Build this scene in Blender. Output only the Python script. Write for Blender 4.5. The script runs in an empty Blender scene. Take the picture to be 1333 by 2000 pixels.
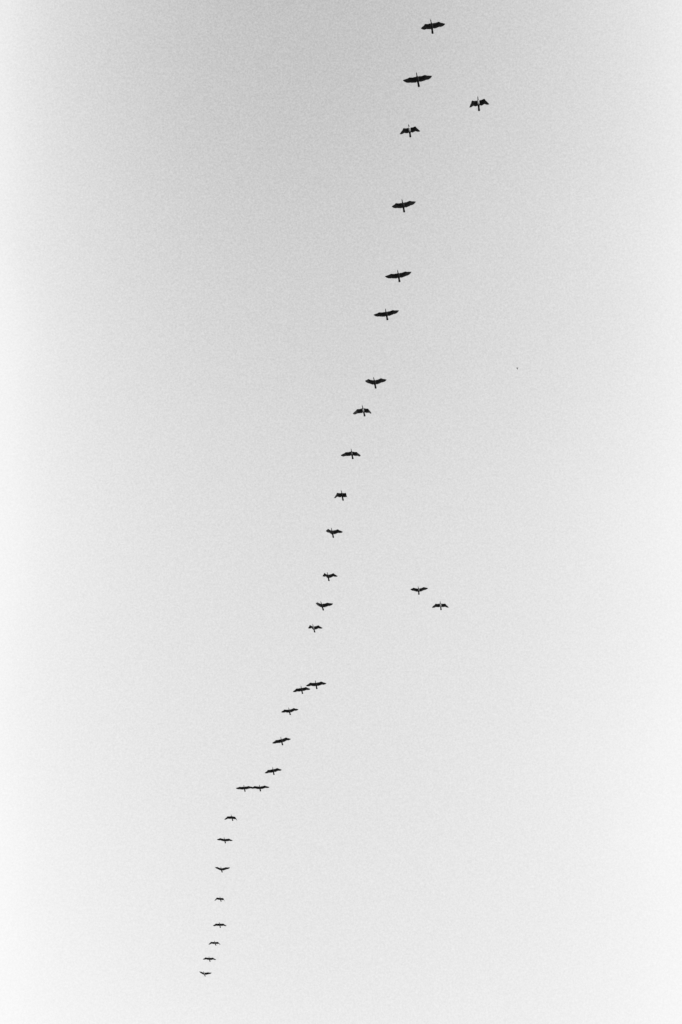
import bpy, bmesh, math, random
from mathutils import Vector, Matrix

sc = bpy.context.scene
R = math.radians
random.seed(7)

# ------------------------------------------------------------------ camera
cam_data = bpy.data.cameras.new("camera")
cam = bpy.data.objects.new("camera", cam_data)
sc.collection.objects.link(cam)
sc.camera = cam
cam_data.sensor_fit = 'VERTICAL'
cam_data.sensor_height = 36.0
cam_data.lens = 70.0
cam_data.clip_start = 0.1
cam_data.clip_end = 60000.0
cam.location = (0.0, 0.0, 1.7)
cam.rotation_euler = (R(90 + 39.0), 0, 0)          # looking north, 39 degrees up

# ------------------------------------------------------------------ light and exposure
SUN_ELEV, SUN_ROT = R(16), R(155)                  # low sun behind the photographer's right shoulder
SKY_STRENGTH = 0.15
sc.view_settings.view_transform = 'Standard'
sc.view_settings.look = 'None'
sc.view_settings.gamma = 1.0
sc.view_settings.use_curve_mapping = False
sc.view_settings.exposure = 1.3
sc.cycles.use_denoising = False

world = bpy.data.worlds.new("World")
sc.world = world
world.use_nodes = True
nt = world.node_tree
N, Lk = nt.nodes, nt.links


def math_node(tree, op, a, b=None, c=None, clamp=False):
    n = tree.nodes.new('ShaderNodeMath')
    n.operation = op
    n.use_clamp = clamp
    for i, v in enumerate((a, b, c)):
        if v is None:
            continue
        if isinstance(v, (int, float)):
            n.inputs[i].default_value = v
        else:
            tree.links.new(v, n.inputs[i])
    return n.outputs[0]


def curve_node(tree, value, pts):
    n = tree.nodes.new('ShaderNodeFloatCurve')
    c = n.mapping.curves[0]
    while len(c.points) < len(pts):
        c.points.new(0.5, 0.5)
    for p, (x, y) in zip(c.points, pts):
        p.location = (x, y)
    n.mapping.update()
    tree.links.new(value, n.inputs['Value'])
    return n.outputs[0]


# Clear low-sun sky seen through a thin milky veil; black-and-white film.
sky = N.new('ShaderNodeTexSky')
sky.sky_type = 'NISHITA'
sky.sun_disc = False
sky.sun_elevation = SUN_ELEV
sky.sun_rotation = SUN_ROT
sky.air_density = 1.0
sky.dust_density = 3.0
bw = N.new('ShaderNodeRGBToBW')
Lk.new(sky.outputs[0], bw.inputs[0])
clear = math_node(nt, 'MULTIPLY', bw.outputs[0], SKY_STRENGTH)

tc = N.new('ShaderNodeTexCoord')
sep = N.new('ShaderNodeSeparateXYZ')
Lk.new(tc.outputs['Generated'], sep.inputs[0])
dx, dz = sep.outputs[0], sep.outputs[2]
# reverse vignette painted into the sky: veil thickens east and west of the meridian
cl = N.new('ShaderNodeTexNoise')
cl.inputs['Scale'].default_value = 5.0
cl.inputs['Detail'].default_value = 3.0
Lk.new(tc.outputs['Generated'], cl.inputs['Vector'])
drift = math_node(nt, 'MULTIPLY_ADD', cl.outputs[0], 0.09, -0.045)
lane = math_node(nt, 'ADD', math_node(nt, 'MULTIPLY_ADD', dx, 2.0, 0.5), drift, clamp=True)          # 0.16 .. 0.84 inside the frame
side = curve_node(nt, lane, [(0, .86), (.08, .84), (.135, .76), (.165, .66), (.195, .48), (.235, .32), (.31, .15), (.38, .06), (.46, .03), (.56, .07), (.64, .16), (.72, .30), (.80, .53), (.835, .66), (.90, .80), (1, .86)])
elev = math_node(nt, 'MULTIPLY', dz, 1.0, clamp=True)
bank = curve_node(nt, elev, [(0, .30), (.38, .12), (.5, .31), (.62, .41), (.70, .36), (.79, .27), (1, .20)])
soft = math_node(nt, 'MULTIPLY_ADD', cl.outputs[0], 0.05, -0.025)
v1 = math_node(nt, 'SUBTRACT', 1.0, side)
v2 = math_node(nt, 'SUBTRACT', 1.0, bank)
veil = math_node(nt, 'SUBTRACT', 1.0, math_node(nt, 'MULTIPLY', v1, v2))
veil = math_node(nt, 'ADD', veil, soft, clamp=True)
VEIL_LUM = 1.0 / 2.0 ** 1.3
thin = math_node(nt, 'MULTIPLY', clear, math_node(nt, 'SUBTRACT', 1.0, veil))
lum = math_node(nt, 'MULTIPLY_ADD', veil, VEIL_LUM, thin)
# film grain painted into the sky brightness as fine noise
g = N.new('ShaderNodeTexNoise')
g.inputs['Scale'].default_value = 1150.0
g.inputs['Detail'].default_value = 3.0
g.inputs['Roughness'].default_value = 0.8
Lk.new(tc.outputs['Generated'], g.inputs['Vector'])
amp = math_node(nt, 'MULTIPLY_ADD', lum, -1.45 * 2.0 ** 1.3, 1.58)
film_grain = math_node(nt, 'MULTIPLY_ADD', math_node(nt, 'SUBTRACT', g.outputs[0], 0.5), amp, 1.0)
lum = math_node(nt, 'MULTIPLY', lum, film_grain)
Lk.new(lum, N['Background'].inputs['Color'])
N['Background'].inputs['Strength'].default_value = 1.0

sun_data = bpy.data.lights.new("sun", 'SUN')
sun_data.energy = 2.6
sun_data.angle = R(0.6)
sun_data.color = (1.0, 1.0, 1.0)
sun = bpy.data.objects.new("sun", sun_data)
sc.collection.objects.link(sun)
to_sun = Vector((math.sin(SUN_ROT) * math.cos(SUN_ELEV), math.cos(SUN_ROT) * math.cos(SUN_ELEV), math.sin(SUN_ELEV)))
sun.rotation_euler = to_sun.to_track_quat('Z', 'Y').to_euler()
sun.location = to_sun * 50

# ------------------------------------------------------------------ materials


def new_mat(name):
    m = bpy.data.materials.new(name)
    m.use_nodes = True
    return m, m.node_tree, m.node_tree.nodes['Principled BSDF']


def plumage(name, pale=None):
    """black plumage; immature birds carry a whitish breast and belly"""
    m, t, p = new_mat(name)
    co = t.nodes.new('ShaderNodeTexCoord')
    nz = t.nodes.new('ShaderNodeTexNoise')
    nz.inputs['Scale'].default_value = 28.0
    nz.inputs['Detail'].default_value = 4.0
    t.links.new(co.outputs['Object'], nz.inputs['Vector'])
    dark = t.nodes.new('ShaderNodeMixRGB')
    t.links.new(nz.outputs[0], dark.inputs[0])
    dark.inputs[1].default_value = (0.008, 0.008, 0.008, 1)
    dark.inputs[2].default_value = (0.028, 0.028, 0.028, 1)
    col = dark.outputs[0]
    if pale:
        amount, front, back = pale
        s = t.nodes.new('ShaderNodeSeparateXYZ')
        t.links.new(co.outputs['Object'], s.inputs[0])
        wob = math_node(t, 'MULTIPLY_ADD', nz.outputs[0], 0.05, -0.025)

        def step(v, lo, hi):
            n = t.nodes.new('ShaderNodeMapRange')
            n.interpolation_type = 'SMOOTHSTEP'
            t.links.new(v, n.inputs['Value'])
            n.inputs['From Min'].default_value = lo
            n.inputs['From Max'].default_value = hi
            return n.outputs[0]
        y = math_node(t, 'ADD', s.outputs[1], wob)
        k = math_node(t, 'MULTIPLY', step(y, front + .03, front - .02), step(y, back - .05, back + .05))
        k = math_node(t, 'MULTIPLY', k, step(math_node(t, 'ADD', s.outputs[2], wob), .012, -.012))
        ax = math_node(t, 'ABSOLUTE', s.outputs[0])
        k = math_node(t, 'MULTIPLY', k, step(math_node(t, 'ADD', ax, wob), .060, .032))
        spots = step(nz.outputs[0], .38, .56)
        k = math_node(t, 'MULTIPLY', k, math_node(t, 'MULTIPLY_ADD', spots, .65, .35))
        k = math_node(t, 'MULTIPLY', k, amount)
        mx = t.nodes.new('ShaderNodeMixRGB')
        t.links.new(k, mx.inputs[0])
        t.links.new(col, mx.inputs[1])
        mx.inputs[2].default_value = (0.74, 0.74, 0.74, 1)
        col = mx.outputs[0]
    t.links.new(col, p.inputs['Base Color'])
    p.inputs['Roughness'].default_value = 0.75
    p.inputs['Specular IOR Level'].default_value = 0.15
    bp = t.nodes.new('ShaderNodeBump')
    bp.inputs['Strength'].default_value = 0.3
    bp.inputs['Distance'].default_value = 0.004
    t.links.new(nz.outputs[0], bp.inputs['Height'])
    t.links.new(bp.outputs[0], p.inputs['Normal'])
    return m


def feather_mat():
    m, t, p = new_mat('flight_feather_black')
    co = t.nodes.new('ShaderNodeTexCoord')
    nz = t.nodes.new('ShaderNodeTexNoise')
    nz.inputs['Scale'].default_value = 9.0
    nz.inputs['Detail'].default_value = 5.0
    t.links.new(co.outputs['Object'], nz.inputs['Vector'])
    mx = t.nodes.new('ShaderNodeMixRGB')
    t.links.new(nz.outputs[0], mx.inputs[0])
    mx.inputs[1].default_value = (0.010, 0.010, 0.010, 1)
    mx.inputs[2].default_value = (0.048, 0.048, 0.048, 1)
    t.links.new(mx.outputs[0], p.inputs['Base Color'])
    p.inputs['Roughness'].default_value = 0.5
    p.inputs['Specular IOR Level'].default_value = 0.4
    return m


def bill_mat():
    m, t, p = new_mat('horn_grey_bill')
    co = t.nodes.new('ShaderNodeTexCoord')
    nz = t.nodes.new('ShaderNodeTexNoise')
    nz.inputs['Scale'].default_value = 40.0
    t.links.new(co.outputs['Object'], nz.inputs['Vector'])
    mx = t.nodes.new('ShaderNodeMixRGB')
    t.links.new(nz.outputs[0], mx.inputs[0])
    mx.inputs[1].default_value = (0.06, 0.06, 0.06, 1)
    mx.inputs[2].default_value = (0.16, 0.16, 0.16, 1)
    t.links.new(mx.outputs[0], p.inputs['Base Color'])
    p.inputs['Roughness'].default_value = 0.4
    return m


BLACK = plumage('black_plumage')
FEATHER = feather_mat()
BILL = bill_mat()

# ------------------------------------------------------------------ unseen ground, added to keep sky light off the birds' undersides


def build_ground():
    m, t, p = new_mat('unseen_ground_dark')
    co = t.nodes.new('ShaderNodeTexCoord')
    n1 = t.nodes.new('ShaderNodeTexNoise')
    n1.inputs['Scale'].default_value = 0.02
    n1.inputs['Detail'].default_value = 8.0
    t.links.new(co.outputs['Object'], n1.inputs['Vector'])
    mx = t.nodes.new('ShaderNodeMixRGB')
    t.links.new(n1.outputs[0], mx.inputs[0])
    mx.inputs[1].default_value = (0.05, 0.05, 0.05, 1)
    mx.inputs[2].default_value = (0.13, 0.13, 0.13, 1)
    t.links.new(mx.outputs[0], p.inputs['Base Color'])
    p.inputs['Roughness'].default_value = 0.9
    bm = bmesh.new()
    # finer near the viewer, coarser towards the horizon, with a gentle roll
    rad = [0, 5, 20, 60, 150, 400, 1000, 3000, 9000, 25000]
    seg = 48
    prev = [bm.verts.new((0, 0, 0))]
    for r in rad[1:]:
        ring = []
        for k in range(seg):
            a = 2 * math.pi * k / seg
            z = 0.0 if r <= 20 else min(r * .004, 3.0) * math.sin(3 * a + r) * .5
            ring.append(bm.verts.new((r * math.cos(a), r * math.sin(a), z)))
        for k in range(seg):
            k2 = (k + 1) % seg
            if len(prev) == 1:
                bm.faces.new((prev[0], ring[k], ring[k2]))
            else:
                bm.faces.new((prev[k], ring[k], ring[k2], prev[k2]))
        prev = ring
    me = bpy.data.meshes.new('ground')
    bm.to_mesh(me)
    bm.free()
    me.materials.append(m)
    o = bpy.data.objects.new('ground', me)
    sc.collection.objects.link(o)
    o['kind'] = 'structure'


build_ground()

# ------------------------------------------------------------------ birds
# local frame of a bird: X to its right, Y forward, Z up; metres
SHOULDER = Vector((.055, .0, .035))
ARM, HAND = .31, .35
NECK_Y = .06
# stations of trunk, neck and head: y, z, half width, half height
RINGS = [(.272, .000, .007, .007), (.262, .002, .017, .016), (.240, .006, .026, .025), (.212, .008, .026, .026),
         (.185, .006, .023, .023), (.145, .000, .024, .023), (.110, -.004, .028, .026), (.078, -.006, .042, .035),
         (.042, -.006, .064, .046), (.000, -.006, .060, .056), (-.060, -.010, .068, .066), (-.120, -.010, .066, .066),
         (-.180, -.006, .064, .058), (-.240, .000, .058, .048), (-.300, .004, .053, .044), (-.350, .007, .046, .032),
         (-.395, .009, .037, .018), (-.425, .010, .016, .006)]
HOLE = range(8, 13)                       # five stations where the wings grow out of the trunk


def dirv(s, sweep, dih):
    a, b = R(sweep), R(dih)
    return Vector((s * math.cos(a) * math.cos(b), math.sin(a), math.cos(a) * math.sin(b)))


def perp_back(d):
    b = Vector((0, -1, 0))
    return (b - d * b.dot(d)).normalized()


def wing_frame(s, pose):
    fa, s1, d1, s2, d2 = pose
    S = Vector((SHOULDER.x * s, SHOULDER.y, SHOULDER.z))
    a = dirv(s, s1, d1)
    h = dirv(s, s2, d2)
    W = S + a * ARM * fa
    b = Vector((0, -1, 0))
    ca = (b - a * b.dot(a) * .5 + Vector((0, 0, -.14))).normalized()
    ph = perp_back(h)
    cw = (ca * .75 + ph * .55).normalized()
    return S, a, h, W, ca, ph, cw, ARM * fa


def mesh_object(name, bm, mat, parent, smooth=True, subsurf=0):
    bmesh.ops.recalc_face_normals(bm, faces=bm.faces[:])
    me = bpy.data.meshes.new(name)
    bm.to_mesh(me)
    bm.free()
    me.materials.append(mat)
    if smooth:
        for p in me.polygons:
            p.use_smooth = True
    o = bpy.data.objects.new(name, me)
    sc.collection.objects.link(o)
    o.parent = parent
    if subsurf:
        md = o.modifiers.new('subdivision', 'SUBSURF')
        md.levels = md.render_levels = subsurf
    return o


def neck_point(y, z, ny):
    """bend head and neck sideways by ny degrees"""
    if y <= NECK_Y:
        return Vector((0, y, z)), Vector((1, 0, 0))
    k = min(1.0, (y - NECK_Y) / .08)
    a = R(ny) * (.6 + .4 * k)
    l = y - NECK_Y
    return Vector((math.sin(a) * l, NECK_Y + math.cos(a) * l, z)), Vector((math.cos(a), -math.sin(a), 0))


def body_mesh(poses, ny):
    bm = bmesh.new()
    rings = []
    for (y, z, rx, rz) in RINGS:
        c, side = neck_point(y, z, ny)
        ring = []
        for k in range(12):
            a = R(15 + 30 * k)
            ring.append(bm.verts.new(c + side * (rx * math.cos(a)) + Vector((0, 0, rz * math.sin(a)))))
        rings.append(ring)
    h0, h1 = HOLE[0], HOLE[-1]
    for i in range(len(rings) - 1):
        for k in range(12):
            if h0 <= i < h1 and k in (0, 5 - 1):
                continue                                   # left open for the wing roots
            k2 = (k + 1) % 12
            bm.faces.new((rings[i][k], rings[i][k2], rings[i + 1][k2], rings[i + 1][k]))
    bm.faces.new(rings[0][::-1])
    bm.faces.new(rings[-1])
    for s, pose in ((1, poses[0]), (-1, poses[1])):
        S, a, h, W, ca, ph, cw, la = wing_frame(s, pose)
        up, lo = (1, 0) if s > 0 else (4, 5)
        loop = [rings[i][up] for i in HOLE] + [rings[i][lo] for i in reversed(HOLE)]
        # (leading edge point, chord direction, chord, thickness)
        stations = []
        for f, sag, chord, th in ((.17, .034, .215, .040), (.42, -.006, .172, .030), (.70, .000, .170, .024), (.92, .010, .160, .020)):
            stations.append((S + a * (la * f) + Vector((0, sag, 0)), ca, chord, th))
        stations.append((W + h * .012 - cw * .016, cw, .140, .018))
        stations.append((W + h * .07 - cw * .006, (cw * .7 + h * .45).normalized(), .100, .013))
        stations.append((W + h * .14, (cw * .5 + h * .8).normalized(), .070, .009))
        stations.append((W + h * .20, (cw * .3 + h * .9).normalized(), .030, .005))
        span_dirs = [a, a, a, a, (a + h).normalized(), h, h, h]
        for (le, c, chord, th), sd in zip(stations, span_dirs):
            n = sd.cross(c).normalized()
            if n.z < 0:
                n = -n
            le = le - c * .018
            chord += .018
            prof = ((0, .05), (.18, .5), (.45, .55), (.75, .32), (1, .06))
            upper = [bm.verts.new(le + c * (chord * u) + n * (th * t)) for u, t in prof]
            lower = [bm.verts.new(le + c * (chord * u) - n * (th * t * .75)) for u, t in reversed(prof)]
            new = upper + lower
            for j in range(10):
                j2 = (j + 1) % 10
                bm.faces.new((loop[j], loop[j2], new[j2], new[j]))
            loop = new
        bm.faces.new(loop)
    return bm


def add_feather(bm, base, d, n, length, width, thick=.003, bluntness=.5):
    """one flight feather: a thin closed vane with a rounded end"""
    side = d.cross(n).normalized()
    st = ((0, .30), (.12, .46), (.55, .50), (.82, .48), (.95, .42 + .1 * (bluntness - .5)), (1.0, .24))
    top, bot = [], []
    for t, w in st:
        c = base + d * (length * t)
        top.append((bm.verts.new(c + side * (w * width) + n * thick * .5), bm.verts.new(c - side * (w * width) + n * thick * .5)))
        bot.append((bm.verts.new(c + side * (w * width) - n * thick * .5), bm.verts.new(c - side * (w * width) - n * thick * .5)))
    for i in range(len(st) - 1):
        bm.faces.new((top[i][0], top[i + 1][0], top[i + 1][1], top[i][1]))
        bm.faces.new((bot[i][0], bot[i][1], bot[i + 1][1], bot[i + 1][0]))
        for q in (0, 1):
            bm.faces.new((top[i][q], bot[i][q], bot[i + 1][q], top[i + 1][q]))
    bm.faces.new((top[0][0], top[0][1], bot[0][1], bot[0][0]))
    bm.faces.new((top[-1][0], top[-1][1], bot[-1][1], bot[-1][0]))


def wing_feathers_mesh(s, pose, rng):
    S, a, h, W, ca, ph, cw, la = wing_frame(s, pose)
    bm = bmesh.new()
    # secondaries along the forearm
    ns = 15
    for i in range(ns):
        f = (i + .4) / ns
        inner = max(0.0, .22 - f) / .22
        d = (ca * (1 - f * .6) + cw * (f * .6) - Vector((s, 0, 0)) * .12 * inner).normalized()
        n = a.cross(d).normalized()
        if n.z < 0:
            n = -n
        reach = .270 - .040 * inner - .004 * f + rng.uniform(-.006, .006)
        base = S + a * (la * (.02 + .98 * f)) + d * .05
        add_feather(bm, base - n * (.002 + .0011 * (i % 3)), d, n, reach - .05, .050)
    # primaries fanning out from the hand
    npri = 13
    for i in range(npri):
        f = i / (npri - 1)
        w = f ** .85
        ang = cw.angle(h)
        axis = cw.cross(h)
        d = cw.copy() if axis.length < 1e-4 else Matrix.Rotation(ang * w, 3, axis.normalized()) @ cw
        n = h.cross(ph).normalized()
        if n.z < 0:
            n = -n
        n = (n - d * n.dot(d)).normalized()
        base = W + h * (.13 * f) + d * .02
        tip = .236 + .026 * math.sin(math.pi * min(1, f * 1.05)) + .016 * (1 - f)
        length = tip - .02 - (.005 if f == 1 else 0) + rng.uniform(-.006, .006)
        add_feather(bm, base - n * (.002 + .0011 * (i % 3)), d, n, length, .052 - .018 * f, bluntness=.3)
    return bm


def tail_mesh(width, rng):
    bm = bmesh.new()
    nf = 9
    for i in range(nf):
        f = (i - (nf - 1) / 2) / ((nf - 1) / 2)
        d = Vector((f * width * .36 / .2 * .55, -1, -.01 * abs(f))).normalized()
        base = Vector((f * .030, -.345, .010 - .0012 * (i % 3)))
        n = Vector((0, 0, 1))
        n = (n - d * n.dot(d)).normalized()
        add_feather(bm, base, d, n, .206 - .025 * f * f + rng.uniform(-.003, .003), .034, bluntness=.6)
    return bm


def bill_mesh(ny):
    bm = bmesh.new()
    st = ((.256, .003, .016, .016), (.285, .002, .012, .012), (.315, .000, .009, .010), (.334, -.003, .008, .009), (.342, -.012, .003, .004))
    prev = None
    for y, z, rx, rz in st:
        c, side = neck_point(y, z, ny)
        ring = [bm.verts.new(c + side * (rx * math.cos(R(45 * k))) + Vector((0, 0, rz * math.sin(R(45 * k))))) for k in range(8)]
        if prev:
            for k in range(8):
                bm.faces.new((prev[k], prev[(k + 1) % 8], ring[(k + 1) % 8], ring[k]))
        else:
            bm.faces.new(ring)
        prev = ring
    bm.faces.new(prev)
    return bm


def build_bird(name, category, label, pos, att, right, left, tail, pale, group=None, scale=1.0, idx=0):
    yaw, pitch, bank, ny = att
    rng = random.Random(100 + idx)
    root = bpy.data.objects.new(name, None)
    root.empty_display_size = .2
    sc.collection.objects.link(root)
    root['label'] = label
    root['category'] = category
    if group:
        root['group'] = group
    root.matrix_world = (Matrix.Translation(pos) @ Matrix.Rotation(math.pi + R(yaw), 4, 'Z') @ Matrix.Rotation(R(pitch), 4, 'X')
                         @ Matrix.Rotation(R(bank), 4, 'Y') @ Matrix.Scale(scale, 4))
    mat = BLACK if not pale else plumage('immature_plumage', pale)
    mesh_object('body', body_mesh((right, left), ny), mat, root, subsurf=2)
    mesh_object('wing_feathers', wing_feathers_mesh(1, right, rng), FEATHER, root, smooth=False)
    mesh_object('wing_feathers', wing_feathers_mesh(-1, left, rng), FEATHER, root, smooth=False)
    mesh_object('tail_feathers', tail_mesh(tail, rng), FEATHER, root, smooth=False)
    mesh_object('bill', bill_mesh(ny), BILL, root, subsurf=1)
    return root


# label, place (m), (yaw, pitch, bank, neck turn) in degrees, then for the bird's right and left wing
# (arm stretch, arm sweep, arm lift, hand sweep, hand lift), tail width, pale breast (amount, front, back)
BIRDS = [
    ('topmost cormorant in the picture, black, wings spread wide with blunt left tip',
     (4.51, 61.81, 83.01), (-7.8, 5.8, -3.4, 5.9), (0.91, -8.1, 18.0, -45.0, 15.7), (0.99, 5.8, 14.5, -28.7, 11.4), 0.055, None),
    ('widest-looking black cormorant, wings almost straight, second in the line from the top',
     (3.67, 61.31, 78.24), (-10.3, 4.8, 0.6, -0.8), (1.02, 3.5, 2.3, -18.6, 9.1), (1.01, 5.0, 3.5, -20.9, 8.4), 0.055, None),
    ('white-breasted cormorant flying alone right of the line near the top, wings bent',
     (6.89, 64.73, 80.63), (-7.5, 9.5, 1.9, 0.3), (0.92, 22.3, -17.0, -61.9, -22.9), (0.94, 24.6, -12.9, -49.3, -22.6), 0.06, (1.0, 0.09, -0.11)),
    ('white-breasted cormorant with bent bat-like wings, third in the line from the top',
     (3.64, 69.51, 84.22), (-7.0, 6.2, 2.9, 5.1), (0.9, 20.6, -17.8, -46.1, -20.4), (0.94, 20.9, -11.2, -48.2, -18.8), 0.06, (1.0, 0.15, -0.12)),
    ('black cormorant with broad outspread wings, first below the highest white-breasted bird of the line',
     (3.16, 69.21, 78.02), (-9.5, 6.6, 0.2, 1.9), (0.97, 1.2, 11.3, -40.8, 23.2), (1.01, 7.3, 13.0, -28.0, 21.5), 0.055, None),
    ('straight-winged black cormorant, fifth in the line from the top, above a wide-tailed one',
     (2.97, 72.51, 76.28), (-8.7, 3.6, 2.9, -0.4), (1.03, 4.9, 5.0, -23.0, 10.0), (1.03, 6.0, 7.4, -23.3, 17.1), 0.055, None),
    ('straight-winged black cormorant with a wide club-shaped tail, sixth in the line from the top',
     (2.44, 76.97, 77.9), (-9.3, 3.5, 2.3, -1.1), (1.02, 5.4, 4.5, -22.4, 8.1), (1.02, 7.0, 7.0, -20.9, 12.0), 0.085, None),
    ('black cormorant with both wings raised in a shallow V, seventh from the top',
     (1.82, 79.86, 75.54), (-8.6, 6.2, -4.1, 3.8), (1.0, 6.9, 20.8, -41.7, 34.2), (1.04, 9.0, 18.6, -34.6, 21.9), 0.055, None),
    ('pale-breasted cormorant with drooping wings and dark tail, eighth from the top',
     (1.28, 86.02, 79.03), (-11.1, 10.5, -4.2, 0.6), (0.97, 13.5, -20.4, -11.7, -46.7), (0.97, 11.8, -25.6, -13.7, -53.7), 0.07, (0.85, 0.06, -0.22)),
    ('dark cormorant with a small grey breast spot and round tail, ninth from the top',
     (0.65, 92.42, 81.23), (-8.3, 9.5, -5.5, -1.7), (0.97, 10.0, -15.5, -11.1, -27.5), (0.96, 11.9, -20.8, -7.9, -41.1), 0.09, (0.35, 0.04, -0.12)),
    ('dark cormorant with strongly folded wings like a bat, tenth from the top of the line',
     (0.06, 94.78, 79.88), (-7.7, 11.0, -5.4, 3.5), (0.94, 33.3, -28.8, -28.4, -55.4), (0.96, 30.4, -31.0, -11.3, -71.4), 0.055, None),
    ('cormorant with short blunt left wing and long pointed right wing, eleventh from the top',
     (-0.55, 95.91, 77.83), (-8.8, 9.3, -10.9, 2.3), (0.94, 0.6, 33.7, -50.2, 26.8), (0.97, 7.4, 21.9, -36.4, 6.1), 0.055, None),
    ('dark cormorant with folded left wing and arched right wing, twelfth from the top',
     (-0.85, 103.99, 80.56), (-6.4, 6.9, -8.8, 6.1), (0.92, -4.4, 38.3, -62.9, 8.7), (0.99, 7.5, 25.5, -42.3, -1.8), 0.065, None),
    ('left one of the two cormorants flying apart to the right, wings raised in a V',
     (5.47, 112.52, 85.8), (-4.0, 8.1, -1.3, 6.8), (0.99, 6.8, 16.2, -42.4, 23.4), (1.07, 11.0, 16.9, -32.0, 18.3), 0.085, (0.35, 0.06, -0.1)),
    ('white-bellied cormorant, right one of the two flying apart to the right, wings drooping',
     (7.05, 113.8, 85.43), (-6.4, 13.5, -2.5, 1.1), (0.96, 12.6, -10.0, -33.5, -23.9), (0.96, 11.3, -13.2, -41.3, -27.3), 0.055, (0.9, 0.07, -0.22)),
    ('dark cormorant with thin raised left wing and long straight right wing, thirteenth from the top',
     (-1.21, 100.76, 75.81), (-11.0, 7.5, -10.5, 2.3), (0.96, -0.9, 28.7, -42.7, 39.5), (1.0, 3.7, 19.3, -22.9, 15.0), 0.055, None),
    ("cormorant with greyish body and hooked left wing, just above the line's long gap",
     (-1.91, 112.35, 82.4), (-9.2, 8.4, -8.4, 3.5), (0.9, -2.2, 35.2, -59.0, -2.1), (0.94, 6.6, 20.1, -39.9, -4.4), 0.055, (0.55, 0.1, -0.22)),
    ("right and higher bird of the slanting close pair in the line's lower half",
     (-1.64, 108.0, 74.75), (-6.7, 8.6, 2.1, -0.1), (1.0, 11.2, 5.2, -27.8, -13.0), (1.0, 11.2, 6.1, -27.6, -5.7), 0.055, None),
    ("left and lower bird of the slanting close pair in the line's lower half",
     (-2.81, 117.65, 80.84), (-8.3, 9.8, 2.6, -5.2), (0.96, 8.2, -4.1, -35.5, -10.2), (0.94, 15.4, -2.1, -35.0, -6.7), 0.055, None),
    ('small level-winged cormorant with a knobbed tail, first below the slanting close pair',
     (-3.76, 121.49, 81.54), (-7.2, 7.2, 1.9, 1.4), (0.94, 6.1, 7.8, -37.5, -0.6), (0.97, 12.9, 12.4, -27.6, -1.5), 0.075, None),
    ('cormorant banked with its right wing higher, second below the slanting close pair',
     (-4.17, 118.06, 76.82), (-9.4, 11.5, 5.4, -5.3), (0.99, 5.0, -1.9, -28.7, -6.0), (0.98, 16.5, 7.3, -27.9, -6.5), 0.055, None),
    ('cormorant with left wing drooping, just above the level pair with touching wing tips',
     (-5.05, 126.93, 79.84), (-7.3, 11.5, 4.6, -6.8), (0.99, 6.3, -3.1, -35.7, -9.6), (0.96, 15.5, 3.2, -31.2, -8.2), 0.055, None),
    ('left bird of the level pair whose wing tips touch',
     (-7.66, 136.14, 83.91), (-5.9, 8.6, 1.7, -0.4), (0.99, 5.3, 3.4, -23.5, 5.8), (0.98, 5.7, 3.8, -34.4, 11.9), 0.055, None),
    ('right bird of the level pair whose wing tips touch',
     (-5.9, 124.98, 77.18), (-4.2, 3.3, 0.3, 1.4), (1.02, 9.6, 7.5, -22.9, -8.7), (1.03, 9.4, 8.7, -19.2, -9.8), 0.055, None),
    ('small cormorant with arched drooping wings, first below the pair with touching wing tips',
     (-9.02, 143.52, 85.55), (-7.8, 8.8, -6.7, 1.3), (0.94, 14.6, -13.2, -19.6, -39.3), (0.96, 15.2, -19.6, -13.3, -53.1), 0.055, None),
    ('small cormorant with flat wings tilted down to the right, seventh from the bottom',
     (-9.64, 145.15, 84.35), (-6.1, 6.4, -4.1, 0.0), (1.03, 10.9, 9.0, -30.5, 2.0), (1.02, 6.7, 4.1, -34.8, -5.3), 0.055, None),
    ('small cormorant with slim wings raised in a wide V, sixth from the bottom',
     (-9.87, 146.1, 82.15), (-5.7, 4.9, -5.0, 0.4), (1.0, 8.1, 19.6, -38.4, 25.4), (1.02, 6.8, 15.6, -15.1, 12.7), 0.055, None),
    ('tiny hunched cormorant with sharply bent wings, fifth from the bottom of the line',
     (-11.42, 169.37, 91.82), (-6.2, 6.5, -6.1, -0.0), (0.93, 22.6, -7.3, -27.0, -48.5), (0.94, 23.8, -14.9, -14.7, -57.5), 0.055, None),
    ('tiny cormorant with evenly bowed pointed wings, fourth from the bottom of the line',
     (-11.19, 166.49, 87.65), (-5.9, 11.1, -2.4, 1.4), (0.95, 8.2, -2.5, -32.7, -14.6), (0.97, 9.0, -5.3, -32.9, -17.4), 0.055, None),
    ('tiny cormorant with greyish breast and sharply kinked wing tips, third from the bottom',
     (-12.05, 173.58, 89.38), (-10.2, 7.0, -4.6, -6.0), (1.0, 14.3, -2.9, -29.7, -31.6), (0.98, 17.4, -8.0, -13.5, -42.3), 0.055, (0.35, 0.04, -0.16)),
    ('tiny cormorant with bowed wings and flared tail, second from the bottom of the line',
     (-12.2, 169.32, 85.62), (-5.6, 8.5, -3.7, -1.5), (0.96, 10.6, 3.5, -36.8, -10.7), (0.95, 12.9, -0.9, -28.1, -17.3), 0.075, None),
    ("lowest cormorant of all, greyish, with thin raised left wing, at the line's end",
     (-13.24, 177.86, 88.29), (-7.7, 10.2, -8.2, 4.2), (0.94, -4.7, 22.2, -27.7, 28.8), (0.98, 1.2, 13.8, -21.6, 14.2), 0.055, (0.6, 0.08, -0.18)),
]

for i, (label, pos, att, right, left, tail, pale) in enumerate(BIRDS):
    build_bird('cormorant', 'cormorant', label, pos, att, right, left, tail, pale, 'cormorants flying in a long line', idx=i)

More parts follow.
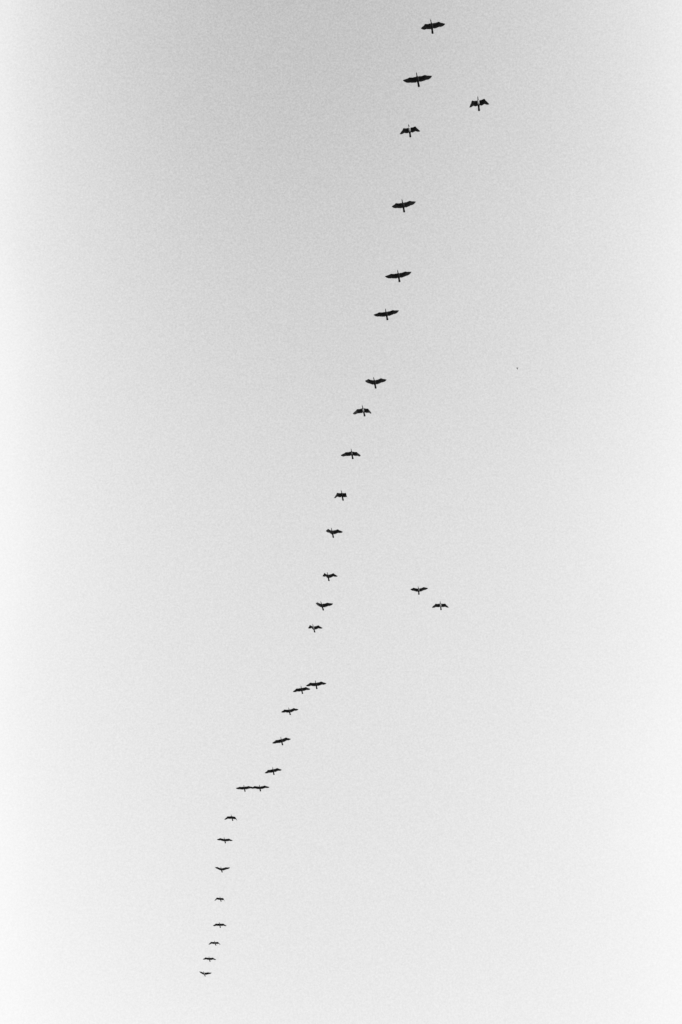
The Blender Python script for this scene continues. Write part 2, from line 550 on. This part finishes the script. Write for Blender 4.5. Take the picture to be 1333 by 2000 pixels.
# a much smaller bird crossing higher up, wings half closed
build_bird('small_bird', 'bird', 'tiny far-off bird, a mere dark speck alone right of the line',
           (28.76, 237.6, 224.3), (-5, 10, 5, 0), (.7, 25, 58, -60, 62), (.7, 25, 58, -60, 62), .05, None, scale=.60, idx=99)
